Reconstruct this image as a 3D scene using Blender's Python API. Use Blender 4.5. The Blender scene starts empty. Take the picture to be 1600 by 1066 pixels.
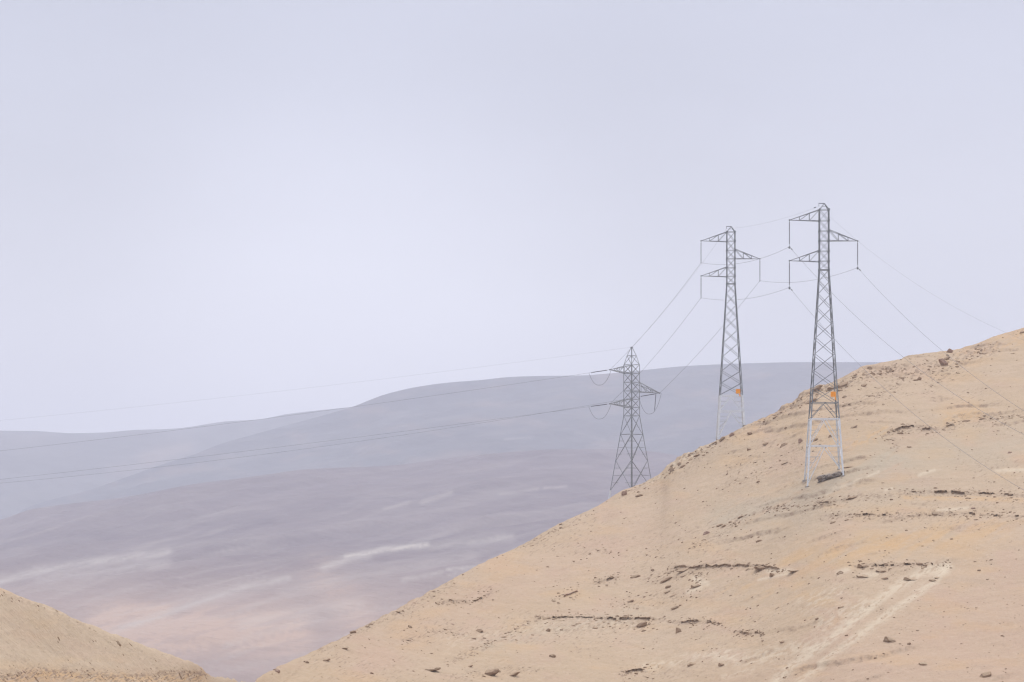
import bpy, math, random
import numpy as np
from mathutils import Vector, Matrix

sc = bpy.context.scene
col = sc.collection
F = 5000.0      # focal length in photograph pixels
H0 = 900.0      # row of the true horizon
rad = math.radians

# ------------------------------------------------------------------ camera
cd = bpy.data.cameras.new("camera")
cam = bpy.data.objects.new("camera", cd)
col.objects.link(cam)
cam.location = (0, 0, 0)
cam.rotation_euler = (rad(90), 0, 0)
cd.sensor_width = 36.0
cd.lens = 36.0 * F / 1600.0
cd.shift_y = (H0 - 533.0) / 1600.0
cd.clip_start = 1.0
cd.clip_end = 60000.0
sc.camera = cam

# ------------------------------------------------------------------ sky
SUN_EL, SUN_AZ = rad(58), rad(14)      # azimuth measured from +Y towards +X
w = bpy.data.worlds.new("World")
sc.world = w
w.use_nodes = True
nt = w.node_tree
for n in list(nt.nodes): nt.nodes.remove(n)
N = nt.nodes.new; L = nt.links.new
out = N('ShaderNodeOutputWorld')
sky = N('ShaderNodeTexSky'); sky.sky_type = 'NISHITA'; sky.sun_disc = False
sky.sun_elevation = SUN_EL; sky.sun_rotation = SUN_AZ
sky.dust_density = 6; sky.air_density = 1.2
bg1 = N('ShaderNodeBackground'); bg1.inputs[1].default_value = 0.05
L(sky.outputs[0], bg1.inputs[0])
tc = N('ShaderNodeTexCoord')
sep = N('ShaderNodeSeparateXYZ'); L(tc.outputs['Generated'], sep.inputs[0])
ramp = N('ShaderNodeValToRGB'); L(sep.outputs['Z'], ramp.inputs[0])      # overcast layer by height in the sky
cr = ramp.color_ramp
cr.elements[0].position = 0.0; cr.elements[0].color = (0.80, 0.79, 0.84, 1)
cr.elements[1].position = 1.0; cr.elements[1].color = (1.35, 1.38, 1.50, 1)
e = cr.elements.new(0.035); e.color = (0.80, 0.79, 0.85, 1)
e = cr.elements.new(0.09); e.color = (0.71, 0.72, 0.79, 1)
e = cr.elements.new(0.15); e.color = (0.598, 0.622, 0.725, 1)
e = cr.elements.new(0.20); e.color = (0.538, 0.565, 0.683, 1)
e = cr.elements.new(0.35); e.color = (0.72, 0.76, 0.88, 1)
# thin cloud structure
mp = N('ShaderNodeMapping'); mp.inputs['Scale'].default_value = (5.0, 5.0, 11.0)
L(tc.outputs['Generated'], mp.inputs[0])
nz = N('ShaderNodeTexNoise'); nz.inputs['Scale'].default_value = 1.3
nz.inputs['Detail'].default_value = 3; nz.inputs['Roughness'].default_value = 0.45
L(mp.outputs[0], nz.inputs['Vector'])
mr = N('ShaderNodeMapRange'); mr.inputs[1].default_value = 0.3; mr.inputs[2].default_value = 0.7
mr.inputs[3].default_value = 0.935; mr.inputs[4].default_value = 1.04
L(nz.outputs['Fac'], mr.inputs[0])
# brighter patch of thin cloud (a place in the sky, low in the north)
dist = N('ShaderNodeVectorMath'); dist.operation = 'DISTANCE'
bd = Vector(((560 - 800) / F, 1, (H0 - 480) / F)).normalized()
dist.inputs[1].default_value = bd
L(tc.outputs['Generated'], dist.inputs[0])
mr2 = N('ShaderNodeMapRange'); mr2.interpolation_type = 'SMOOTHERSTEP'
mr2.inputs[1].default_value = 0.0; mr2.inputs[2].default_value = 0.115
mr2.inputs[3].default_value = 1.19; mr2.inputs[4].default_value = 0.958
L(dist.outputs['Value'], mr2.inputs[0])
mul = N('ShaderNodeMath'); mul.operation = 'MULTIPLY'; L(mr.outputs[0], mul.inputs[0]); L(mr2.outputs[0], mul.inputs[1])
bg2 = N('ShaderNodeBackground'); L(ramp.outputs[0], bg2.inputs[0]); L(mul.outputs[0], bg2.inputs[1])
mx = N('ShaderNodeMixShader'); mx.inputs[0].default_value = 0.93
L(bg1.outputs[0], mx.inputs[1]); L(bg2.outputs[0], mx.inputs[2]); L(mx.outputs[0], out.inputs[0])

# ------------------------------------------------------------------ sun
sd = bpy.data.lights.new("sun", 'SUN'); sd.energy = 1.45; sd.angle = rad(12); sd.color = (1.0, 0.95, 0.88)
sun = bpy.data.objects.new("sun", sd); col.objects.link(sun)
sdir = Vector((math.sin(SUN_AZ) * math.cos(SUN_EL), math.cos(SUN_AZ) * math.cos(SUN_EL), math.sin(SUN_EL)))
sun.rotation_euler = sdir.to_track_quat('Z', 'Y').to_euler()

vs = sc.view_settings
vs.view_transform = 'Standard'; vs.look = 'None'; vs.gamma = 1.0; vs.use_curve_mapping = False
vs.exposure = 0.22
sc.render.engine = 'CYCLES'
sc.cycles.use_denoising = True
sc.cycles.max_bounces = 6
sc.cycles.volume_bounces = 2
sc.cycles.filter_width = 1.3

# ------------------------------------------------------------------ helpers
def hash2(ix, iy, seed):
    h = (ix.astype(np.int64) * 374761393 + iy.astype(np.int64) * 668265263 + seed * 974634777) & 0xffffffff
    h = ((h ^ (h >> 13)) * 1274126177) & 0xffffffff
    return h ^ (h >> 16)

def perlin(x, y, seed=0):
    ix = np.floor(x); iy = np.floor(y); fx = x - ix; fy = y - iy
    ux = fx * fx * fx * (fx * (fx * 6 - 15) + 10); uy = fy * fy * fy * (fy * (fy * 6 - 15) + 10)
    def g(ox, oy):
        a = (hash2(ix + ox, iy + oy, seed) & 0xffff) * (2 * math.pi / 65536)
        return np.cos(a) * (fx - ox) + np.sin(a) * (fy - oy)
    a = g(0, 0); b = g(1, 0); c = g(0, 1); d = g(1, 1)
    return ((a + (b - a) * ux) * (1 - uy) + (c + (d - c) * ux) * uy) * 1.5

def fbm(x, y, octs=4, seed=0, gain=0.5):
    s = 0; a = 1; t = 0
    for o in range(octs):
        s = s + a * perlin(x * 2 ** o + 17.3 * o, y * 2 ** o - 9.1 * o, seed + o); t += a; a *= gain
    return s / t

def smooth(x, a, b):
    t = np.clip((x - a) / (b - a), 0, 1); return t * t * (3 - 2 * t)

def brush(U, V, pts, wd):
    """soft mask round a line of surface points given as (column, row, width)"""
    m = np.zeros_like(U)
    xs = [p[0] for p in pts]; ys = [p[1] for p in pts]; g = 3 * wd
    sel = (U > min(xs) - g) & (U < max(xs) + g) & (V > min(ys) - g) & (V < max(ys) + g)
    if U.ndim > 1 or sel.sum() < len(U):
        if sel.any(): m[sel] = brush(U[sel], V[sel], pts, wd) if sel.sum() > 0 and not (U.ndim == 1 and sel.all()) else 0
        return m
    for (x0, y0), (x1, y1) in zip(pts[:-1], pts[1:]):
        dx, dy = x1 - x0, y1 - y0
        t = np.clip(((U - x0) * dx + (V - y0) * dy) / (dx * dx + dy * dy), 0, 1)
        d2 = (U - x0 - t * dx) ** 2 + (V - y0 - t * dy) ** 2
        m = np.maximum(m, np.exp(-d2 / (wd * wd)))
    return m

def pspline(pts, x):
    xs = np.array([p[0] for p in pts], float); ys = np.array([p[1] for p in pts], float)
    h = np.diff(xs); d = np.diff(ys) / h
    m = np.zeros_like(ys); m[0] = d[0]; m[-1] = d[-1]
    for i in range(1, len(xs) - 1):
        m[i] = 0 if d[i - 1] * d[i] <= 0 else 2 * d[i - 1] * d[i] / (d[i - 1] + d[i])
    i = np.clip(np.searchsorted(xs, x) - 1, 0, len(xs) - 2)
    t = np.clip((x - xs[i]) / h[i], 0, 1)
    return ((2*t**3-3*t**2+1)*ys[i] + (t**3-2*t**2+t)*h[i]*m[i] + (-2*t**3+3*t**2)*ys[i+1] + (t**3-t**2)*h[i]*m[i+1])

def P(u, v, d):
    return Vector(((u - 800) / F * d, d, (H0 - v) / F * d))

def grid_mesh(name, X, Y, Z, attrs, m):
    nr, nc = X.shape
    me = bpy.data.meshes.new(name)
    co = np.stack([X, Y, Z], -1).reshape(-1, 3).astype(np.float32)
    i = np.arange(nr * nc).reshape(nr, nc)
    q = np.stack([i[:-1, :-1], i[:-1, 1:], i[1:, 1:], i[1:, :-1]], -1).reshape(-1, 4)
    me.vertices.add(len(co)); me.vertices.foreach_set('co', co.ravel())
    me.loops.add(q.size); me.loops.foreach_set('vertex_index', q.ravel().astype(np.int32))
    me.polygons.add(len(q))
    me.polygons.foreach_set('loop_start', np.arange(0, q.size, 4, dtype=np.int32))
    me.polygons.foreach_set('loop_total', np.full(len(q), 4, np.int32))
    me.update(calc_edges=True)
    me.polygons.foreach_set('use_smooth', np.ones(len(q), bool))
    for k, a in attrs.items():
        at = me.attributes.new(k, 'FLOAT', 'POINT'); at.data.foreach_set('value', a.ravel().astype(np.float32))
    me.materials.append(m)
    o = bpy.data.objects.new(name, me); col.objects.link(o); o['kind'] = 'structure'
    return o

def tag(o, label=None, cat=None, group=None):
    if label: o['label'] = label
    if cat: o['category'] = cat
    if group: o['group'] = group
    return o

class NT:
    """small wrapper to write materials"""
    def __init__(s, name, rough=0.9, metal=0.0, spec=0.3):
        s.m = bpy.data.materials.new(name); s.m.use_nodes = True; s.t = s.m.node_tree
        s.b = s.t.nodes['Principled BSDF']; s.b.inputs['Roughness'].default_value = rough
        s.b.inputs['Metallic'].default_value = metal; s.b.inputs['Specular IOR Level'].default_value = spec
    def n(s, kind, **kw):
        x = s.t.nodes.new(kind)
        for k, v in kw.items(): setattr(x, k, v)
        return x
    def l(s, a, b): s.t.links.new(a, b)
    def attr(s, name):
        return s.n('ShaderNodeAttribute', attribute_name=name).outputs['Fac']
    def noise(s, scale, detail=4, rough=0.5, vec=None, stretch=None):
        x = s.n('ShaderNodeTexNoise'); x.inputs['Scale'].default_value = scale
        x.inputs['Detail'].default_value = detail; x.inputs['Roughness'].default_value = rough
        g = s.n('ShaderNodeNewGeometry') if vec is None else None
        v = g.outputs['Position'] if vec is None else vec
        if stretch:
            mp = s.n('ShaderNodeMapping'); mp.inputs['Scale'].default_value = stretch[0]
            mp.inputs['Rotation'].default_value = stretch[1]
            s.l(v, mp.inputs[0]); v = mp.outputs[0]
        s.l(v, x.inputs['Vector'])
        return x.outputs['Fac']
    def rng(s, f, a, b, c=0.0, d=1.0):
        x = s.n('ShaderNodeMapRange')
        for i, v in enumerate((a, b, c, d)): x.inputs[i + 1].default_value = v
        s.l(f, x.inputs[0]); return x.outputs[0]
    def mix(s, fac, a, b):
        x = s.n('ShaderNodeMix', data_type='RGBA')
        if isinstance(fac, float): x.inputs[0].default_value = fac
        else: s.l(fac, x.inputs[0])
        for i, v in ((6, a), (7, b)):
            if isinstance(v, tuple): x.inputs[i].default_value = (*v, 1)
            else: s.l(v, x.inputs[i])
        return x.outputs[2]
    def math(s, op, a, b):
        x = s.n('ShaderNodeMath', operation=op)
        for i, v in enumerate((a, b)):
            if isinstance(v, (float, int)): x.inputs[i].default_value = v
            else: s.l(v, x.inputs[i])
        return x.outputs[0]
    def bump(s, h, dist, strength=1.0):
        x = s.n('ShaderNodeBump'); x.inputs['Distance'].default_value = dist; x.inputs['Strength'].default_value = strength
        s.l(h, x.inputs['Height']); s.l(x.outputs[0], s.b.inputs['Normal'])
    def color(s, c):
        if isinstance(c, tuple): s.b.inputs['Base Color'].default_value = (*c, 1)
        else: s.l(c, s.b.inputs['Base Color'])

# ------------------------------------------------------------------ materials
def mat_sand():
    a = NT('sand', 0.95, 0, 0.1)
    n1 = a.noise(0.035, 5, 0.55); n2 = a.noise(0.35, 6, 0.6); n3 = a.noise(3.5, 4, 0.65)
    c = a.mix(a.rng(n1, 0.35, 0.65), (0.468, 0.345, 0.230), (0.49, 0.37, 0.262))
    c = a.mix(a.rng(n2, 0.35, 0.75, 0, 0.45), c, (0.395, 0.298, 0.198))
    c = a.mix(a.attr('pink'), c, (0.47, 0.335, 0.24))
    c = a.mix(a.attr('grey'), c, (0.425, 0.355, 0.265))
    c = a.mix(a.attr('ochre'), c, (0.56, 0.35, 0.165))
    c = a.mix(a.attr('brown'), c, (0.27, 0.19, 0.135))
    c = a.mix(a.math('MULTIPLY', a.attr('pale'), 0.88), c, (0.60, 0.50, 0.37))
    c = a.mix(a.math('MULTIPLY', a.rng(n3, 0.56, 0.70, 0, 0.65), a.rng(a.noise(0.11, 4, 0.6), 0.42, 0.62, 0.15, 1)), c, (0.31, 0.225, 0.165))
    c = a.mix(a.rng(a.noise(1.3, 5, 0.7), 0.5, 0.75, 0, 0.4), c, (0.56, 0.45, 0.335))
    c = a.mix(a.rng(a.noise(7, 3, 0.6), 0.62, 0.75, 0, 0.35), c, (0.60, 0.50, 0.38))
    a.color(c)
    h = a.math('ADD', a.math('MULTIPLY', n3, 0.35), a.noise(1.1, 5, 0.65))
    a.bump(h, 0.3, 0.7)
    return a.m

def mat_rock(name, dark, mid, top):
    a = NT(name, 0.95, 0, 0.1)
    tcn = a.n('ShaderNodeTexCoord').outputs['Object']
    oi = a.n('ShaderNodeObjectInfo').outputs['Random']
    n1 = a.noise(0.9, 5, 0.6); n2 = a.noise(4.5, 4, 0.6)
    c = a.mix(a.rng(n1, 0.35, 0.65), dark, mid)
    c = a.mix(a.rng(oi, 0, 1, 0, 0.5), c, mid)
    g = a.n('ShaderNodeNewGeometry'); sx = a.n('ShaderNodeSeparateXYZ'); a.l(g.outputs['Normal'], sx.inputs[0])
    up = a.rng(sx.outputs['Z'], 0.45, 0.9)
    up = a.math('MULTIPLY', up, a.rng(n2, 0.3, 0.6, 0.55, 1.0))
    c = a.mix(up, c, top)                 # dust that has settled on the level faces of the stone
    a.color(c); a.bump(n2, 0.12, 0.6)
    return a.m

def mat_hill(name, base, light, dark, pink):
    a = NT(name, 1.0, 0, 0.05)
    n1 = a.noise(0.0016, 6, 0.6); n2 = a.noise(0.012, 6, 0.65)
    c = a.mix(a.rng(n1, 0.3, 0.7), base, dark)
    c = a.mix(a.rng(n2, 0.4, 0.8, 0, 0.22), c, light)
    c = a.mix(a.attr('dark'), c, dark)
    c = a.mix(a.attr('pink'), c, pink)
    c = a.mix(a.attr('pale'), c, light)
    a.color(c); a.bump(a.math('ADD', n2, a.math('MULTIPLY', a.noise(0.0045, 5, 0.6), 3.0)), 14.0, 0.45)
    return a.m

def mat_metal(name, c1, c2, rough, metal):
    a = NT(name, rough, metal, 0.4)
    a.color(a.mix(a.rng(a.noise(1.7, 4, 0.6), 0.35, 0.65), c1, c2))
    return a.m

M = {
 'sand': mat_sand(),
 'rock': mat_rock('brown_rock', (0.235, 0.155, 0.098), (0.33, 0.225, 0.148), (0.47, 0.345, 0.235)),
 'ledge': mat_rock('ledge_rock', (0.25, 0.17, 0.11), (0.36, 0.255, 0.17), (0.48, 0.36, 0.25)),
 'tanrock': mat_rock('tan_rock', (0.27, 0.185, 0.12), (0.37, 0.265, 0.18), (0.50, 0.38, 0.265)),
 'redrock': mat_rock('red_rock', (0.28, 0.18, 0.135), (0.40, 0.27, 0.205), (0.48, 0.35, 0.26)),
 'greyrock': mat_rock('grey_rubble', (0.21, 0.175, 0.15), (0.30, 0.255, 0.22), (0.38, 0.32, 0.27)),
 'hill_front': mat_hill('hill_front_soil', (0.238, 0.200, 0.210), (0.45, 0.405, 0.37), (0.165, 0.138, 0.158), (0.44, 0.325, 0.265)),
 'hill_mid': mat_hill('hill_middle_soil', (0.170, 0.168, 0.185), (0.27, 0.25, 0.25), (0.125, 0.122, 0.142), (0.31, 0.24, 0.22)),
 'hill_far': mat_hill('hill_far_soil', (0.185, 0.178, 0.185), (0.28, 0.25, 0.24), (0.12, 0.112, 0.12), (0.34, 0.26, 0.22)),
 'steel': mat_metal('dark_grey_steel', (0.17, 0.19, 0.205), (0.27, 0.29, 0.31), 0.6, 0.1),  # darker tone, for masts, arms and fittings
 'steel3': mat_metal('grey_steel', (0.20, 0.22, 0.23), (0.28, 0.30, 0.31), 0.6, 0.1),
 'white': mat_metal('pale_steel', (0.68, 0.72, 0.75), (0.80, 0.83, 0.86), 0.5, 0.0),  # paler tone, for base frames and legs
 'dull': mat_metal('dull_galvanised_steel', (0.42, 0.43, 0.42), (0.52, 0.53, 0.52), 0.6, 0.1),
 'orange': mat_metal('orange_paint', (1.0, 0.33, 0.03), (1.0, 0.42, 0.045), 0.5, 0.0),
 'insul': mat_metal('dark_insulator_rubber', (0.07, 0.07, 0.08), (0.12, 0.12, 0.13), 0.5, 0.0),
 'wire': mat_metal('aluminium_cable', (0.14, 0.14, 0.16), (0.20, 0.20, 0.22), 0.6, 0.2),
 'concrete': mat_metal('concrete', (0.30, 0.27, 0.24), (0.38, 0.34, 0.30), 0.9, 0.0),
}
# ------------------------------------------------------------------ near hillside
SIL = [(-1200,640),(-300,800),(0,917),(31,932),(78,948),(125,970),(172,987),(219,1005),(266,1022),(312,1040),(324,1050),(332,1056),
       (362,1058),(380,1065),(392,1066),(402,1060),(422,1048),(494,1016),(576,975),(662,930),(756,879),(820,849),(869,821),(940,787),
       (970,768),(1000,757),(1030,741),(1050,722),(1080,706),(1115,691),(1160,668),(1200,650),(1235,630),(1262,610),(1300,598),(1350,573),
       (1385,566),(1440,553),(1475,549),(1510,543),(1550,527),(1600,512),(1700,478),(1900,420),(3200,200)]
DCR = [(-1200,120),(0,172),(324,215),(345,240),(400,325),(576,380),(700,430),(850,488),(985,514),(1140,514),(1285,522),(1450,560),(1600,590),(1900,630),(3200,700)]
DBT = [(-1200,100),(0,150),(300,192),(345,215),(400,300),(576,330),(800,350),(1000,362),(1150,350),(1258,336),(1320,324),(1400,322),(1600,318),(1900,300),(3200,260)]
uu = np.concatenate([np.linspace(-1200, -40, 90, endpoint=False), np.arange(-40, 1640, 1.5), np.linspace(1640, 3200, 130)])
NM, NB, NA = 640, 150, 60
def soft(pts, wd):
    g = np.arange(-1600, 3700, 3.0); y = np.interp(g, [p[0] for p in pts], [p[1] for p in pts])
    y = np.where(g > pts[-1][0], pts[-1][1], y); kx = np.arange(-3 * wd, 3 * wd + 1, 3.0); kk = np.exp(-(kx / wd) ** 2); kk /= kk.sum()
    yp = np.pad(y, len(kk) // 2, mode='edge')
    return np.interp(uu, g, np.convolve(yp, kk, 'valid'))
sil = pspline(SIL, uu); dcr = soft(DCR, 45); dbt = soft(DBT, 45); sil_s = soft(SIL, 32)
tA = np.linspace(0, 1, NA, endpoint=False)[:, None]
tM = np.linspace(0, 1, NM, endpoint=False)[:, None]
tB = np.linspace(0, 1, NB)[:, None]
R = np.concatenate([dbt * (0.55 + 0.45 * tA), dbt + (dcr - dbt) * (1 - (1 - tM) ** 1.25), dcr + 7 * tB + 170 * tB ** 3], 0)
U = np.broadcast_to(uu, R.shape)
zs = (H0 - sil_s) / F * dcr
zb = (H0 - 1092) / F * dbt
zl = zb + (zs - zb) * (R - dbt) / (dcr - dbt)
zr = zs - np.where(uu > 380, 0.20, 0.35) * (R - dcr)
k = 1.3
Z = -k * np.log(np.exp(-np.clip(zl - zs, -60, 60) / k) + np.exp(-np.clip(zr - zs, -60, 60) / k)) + zs
Z = np.where(zl - zs < -59, zl, Z)
X = (U - 800) / F * R; Y = R
# undulation
big = 0.8 * fbm(X / 30, Y / 30, 3, 5) + 0.22 * fbm(X / 7, Y / 7, 3, 11)
Z = Z + big * smooth(R, dbt * 0.6, dbt) 
# put the crest back on its line
el = (Z / R).max(0); tgt = (H0 - sil) / F
Z = Z + (tgt - el) * R * smooth((R - dbt) / (dcr - dbt), 0.45, 0.98)
V = H0 - F * Z / R      # row of each surface point, used only to find places on the slope
# strata: little terraces cut by weathering
mask = smooth(fbm(X / 18 + 3, Y / 30, 3, 31), -0.02, 0.35)
st = (Z - 0.08 * X + 0.27 * 8 * np.logaddexp(0, -(X - 40) / 8) + 1.1 * fbm(X / 11, Y / 11, 4, 41)) / 1.9
fr = st - np.floor(st)
saw = np.where(fr < 0.86, fr / 0.86, (1 - fr) / 0.14)
lo_ = 0.12 + 0.88 * smooth(U, 1000, 1180)
Z = Z - (0.38 * (saw - 0.5)) * mask * smooth(U, 330, 430) * lo_
seam_m = smooth(fr, 0.80, 0.88) * mask * smooth(U, 330, 430) * (0.3 + 0.7 * smooth(U, 1000, 1180))
# crest is rough and blocky where bedrock shows
cr_m = np.exp(-((R - dcr) / 14) ** 2)
def win(a, b, s=12): return smooth(uu, a - s, a + s) * (1 - smooth(uu, b - s, b + s))
rough = 0.10 + 1.0 * win(1045, 1100) + 0.6 * win(1185, 1310) + 0.35 * win(1000, 1045) + 0.25 * win(1110, 1190)+0.25*win(480,680)
Z = Z + rough * cr_m * (np.abs(fbm(X / 2.2, Y / 4, 3, 51)) * 1.3 - 0.22) * 1.0
al = X * 0.87 + Y * 0.35; ac = -X * 0.35 + Y * 0.87
Z = Z - 0.30 * (np.abs(fbm(ac / 5.0, al / 26, 3, 65)) - 0.2) * smooth(U, 400, 480) * smooth(fbm(X / 25, Y / 25, 2, 66), -0.4, 0.3)
Z = Z + 0.085 * fbm(X / 1.8, Y / 2.6, 3, 61) + 0.04 * fbm(X / 0.5, Y / 0.8, 2, 71)
# small broken treads following the dip of the beds
a_ = (U * 0.90 - V * 0.43) / 16; b_ = (U * 0.43 + V * 0.90) / 4.5
tread = smooth(fbm(a_, b_, 3, 75), 0.10, 0.30) * smooth(fbm(X / 14, Y / 20, 2, 76), -0.15, 0.2)
Z = Z + 0.055 * tread * smooth(U, 380, 450)

# rock ledges: (points, height of the step in metres)
LEDGES = [
 ([(1050,888),(1080,888),(1130,886),(1170,885),(1200,888),(1222,892)], 0.55, 'rock', 'long dark overhanging rock ledge across the middle of the sandy slope'),
 ([(1335,885),(1350,883),(1375,885),(1420,883),(1480,884)], 0.26, 'rock', 'thin rock ledge with one dark block at the top end of the pale tracks'),
 ([(838,967),(880,965),(920,966),(960,968),(1000,968),(1035,969)], 0.38, 'rock', 'crumbly brown ledge halfway down the slope, left of the rounded pale boulder'),
 ([(1050,972),(1070,974),(1090,972),(1115,974),(1128,976)], 0.36, 'tanrock', 'short low ledge just above and right of the rounded pale boulder'),
 ([(1290,807),(1330,805),(1392,806)], 0.18, 'rock', 'thin broken ledge line below the near pylon'),
 ([(1455,804),(1500,803),(1550,806),(1600,808),(1640,809)], 0.20, 'rock', 'lower of the two fine ledge lines at the right edge of the slope'),
 ([(1415,770),(1470,770),(1520,771),(1600,775),(1640,777)], 0.30, 'tanrock', 'upper of the two ledge lines at the right edge, over an orange band of soil'),
 ([(1275,788),(1302,786)], 0.28, 'rock', 'small dark ledge downhill of the near pylon base'),
 ([(1195,797),(1222,792)], 0.24, 'rock', 'small dark ledge downhill and left of the near pylon base'),
 ([(1382,682),(1395,674),(1420,668),(1445,667)], 0.40, 'tanrock', 'curved brown ledge on the slope to the right of the near pylon'),
 ([(1438,672),(1464,671)], 0.50, 'rock', 'stubby brown ledge of jagged stones under the lowest cable'),
 ([(1473,670),(1492,664)], 0.42, 'rock', 'short brown ledge leaning uphill beside the stubby jagged ledge'),
 ([(683,943),(705,941),(733,940)], 0.50, 'rock', 'dark shadowed ledge near the crest of the lower spur'),
 ([(735,941),(755,934),(770,925)], 0.22, 'tanrock', 'thin tan ledge rising from the dark ledge on the lower spur'),
 ([(930,912),(945,908),(962,903)], 0.55, 'rock', 'rough brown ledge of broken stone left of the long dark ledge'),
 ([(868,938),(885,932),(905,924)], 0.38, 'redrock', 'orange brown ledge in the bare sand between the two stony bands'),
 ([(972,1056),(985,1050),(1000,1048),(1012,1049)], 0.42, 'rock', 'ragged brown ledge at the bottom edge of the slope'),
 ([(1152,988),(1170,991),(1190,989)], 0.42, 'tanrock', 'pale flat slab ledge with a dark underside below the long ledge'),
 ([(120,1056),(150,1055),(175,1058),(210,1056),(232,1058)], 0.13, 'tanrock', 'flat brown ledge at the foot of the small left hill'),
 ([(233,1056),(262,1051),(300,1052),(322,1053)], 0.16, 'tanrock', 'tan ledge at the right tip of the small left hill'),
 ([(0,1055),(40,1057),(80,1052),(105,1047)], 0.10, 'redrock', 'reddish ledge along the bottom of the small left hill'),
 ([(1540,655),(1560,654)], 0.30, 'rock', 'left one of three dark stubs in a row at the right edge'),
 ([(1570,653),(1584,651)], 0.34, 'rock', 'middle one of three dark stubs in a row at the right edge'),
 ([(1592,649),(1606,648)], 0.30, 'rock', 'right one of three dark stubs in a row at the right edge'),
]
i0 = NA; i1 = NA + NM
def col_r_at(j, v):
    """distance at which column j shows row v"""
    vv = np.minimum.accumulate(V0[i0:i1, j])
    return np.interp(-v, -vv, R[i0:i1, j])
V0 = V.copy()
ledge_r = []
rk = np.random.RandomState(4)
for pts, h, mt, lab in LEDGES:
    ua, ub = pts[0][0], pts[-1][0]
    js = np.where((uu >= ua) & (uu <= ub))[0]
    lv = pspline(pts, uu[js]) if len(pts) > 2 else np.interp(uu[js], [p[0] for p in pts], [p[1] for p in pts])
    rl = np.array([col_r_at(j, v) for j, v in zip(js, lv)])
    ledge_r.append((js, rl))
    prof = np.clip(np.minimum((uu[js] - ua), (ub - uu[js])) / 8.0, 0, 1)
    hh = 0.55 * h * prof * (0.75 + 0.6 * fbm(uu[js] / 14.0, uu[js] * 0 + len(ledge_r), 3, 81))
    d = R[:, js] - rl
    Z[:, js] += hh * smooth(d, 0.0, 0.5) * np.exp(-np.clip(d, 0, None) / (1.0 if ub < 340 else 1.8))
V = H0 - F * Z / R

# soil colours that belong to patches of ground
def nzmod(m, seed, sx=10, sy=4, lo=-0.25, hi=0.25):
    q = m > 0.02; o = np.zeros_like(m); o[q] = m[q] * smooth(fbm(U[q] / sx, V0[q] / sy, 3, seed), lo, hi); return o
def nzrot(m, seed, lo=-0.1, hi=0.15, sx=13, sy=4.0):
    q = m > 0.02; u_, v_ = U[q], V0[q]
    a = u_ * 0.88 - v_ * 0.47; b = u_ * 0.47 + v_ * 0.88
    o = np.zeros_like(m); o[q] = m[q] * smooth(fbm(a / sx, b / sy, 4, seed), lo, hi); return o
tr1 = [(1210,1068),(1228,1048),(1290,1005),(1345,962),(1400,917),(1440,895),(1478,884)]
tr2 = [(1246,1068),(1300,1022),(1360,980),(1420,937),(1462,907),(1482,886)]
pale = 0.85 * nzrot(brush(U, V0, tr1, 8), 101, -0.3, 0.0) + 0.8 * nzrot(brush(U, V0, tr2, 7), 102, -0.3, 0.0)
pale += 0.6 * nzrot(brush(U, V0, [(1255,945),(1310,925)], 14), 103, -0.05, 0.25) + 0.65 * nzrot(brush(U, V0, [(1285,975),(1350,945)], 16), 104, -0.1, 0.25)
pale += 0.6 * nzrot(brush(U, V0, [(1005,1043),(1080,1028),(1140,1020)], 9), 105, -0.2, 0.25) + 0.65 * nzrot(brush(U, V0, [(1130,1030),(1180,1030),(1230,1015),(1270,1010)], 12), 106, -0.25, 0.2)
pale += 0.5 * nzrot(brush(U, V0, [(1130,1058),(1175,1048)], 5), 107)
for a_, b_, w_ in [((1356,745),(1373,737),2.2),((1292,770),(1346,749),1.6),((1436,743),(1460,735),2.2),((1556,735),(1625,734),2.8),((1466,798),(1512,794),2.6),((1384,766),(1394,763),2),((1200,893),(1235,892),3.5),((1185,906),(1232,897),2),((1085,905),(1105,912),5),((1075,925),(1095,918),4),((1310,895),(1325,890),4),((1348,900),(1368,897),5)]:
    pale += 0.75 * brush(U, V0, [a_, b_], w_)
pale += 0.35 * nzrot(brush(U, V0, [(700,1005),(800,985),(900,975),(1000,975)], 14), 108, 0.0, 0.3)
pale += 0.30 * nzrot(brush(U, V0, [(1050,715),(1160,672)], 10), 109, 0.0, 0.3) + 0.4*nzrot(brush(U,V0,[(325,1060),(378,1063)],7),110,-.8,-0.3)
pale += 0.28 * smooth(-U, -330, -300) * smooth(-V0, -1052, -1035)
pale += 0.6 * nzrot(brush(U, V0, [(1020,748),(1060,722),(1115,693)], 9), 113, 0.0, 0.2, 7, 3)
pale = np.clip(pale, 0, 1) * (1 - 0.75 * brush(U, V0, [(1228,1068),(1260,1042),(1310,1003),(1350,972),(1395,935)], 4.5))
n_a = fbm(U / 90, V0 / 35, 4, 121)
grey = 0.75 * nzrot(brush(U, V0, [(1130,812),(1200,790),(1260,770),(1320,748),(1400,720)], 24), 122, -0.5, 0.1, 60, 12)
grey += 0.55 * brush(U, V0, [(1400,715),(1500,700),(1620,700)], 38) * smooth(n_a, -0.5, 0.2) + 0.4 * brush(U, V0, [(1050,730),(1000,757)], 10) + 0.3 * brush(U, V0, [(1450,760),(1200,830)], 18)
grey += 0.45 * nzrot(brush(U, V0, [(760,1010),(900,975),(1000,960)], 14), 127, -0.3, 0.2)
ochre = 0.50 * nzrot(brush(U, V0, [(1230,872),(1330,862),(1450,840),(1560,825)], 20), 123, -0.45, 0.25, 80, 12)
ochre += 0.5 * nzmod(brush(U, V0, [(1415,777),(1500,778),(1620,783)], 4), 124, 20, 3, -0.4, 0.1)
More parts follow.
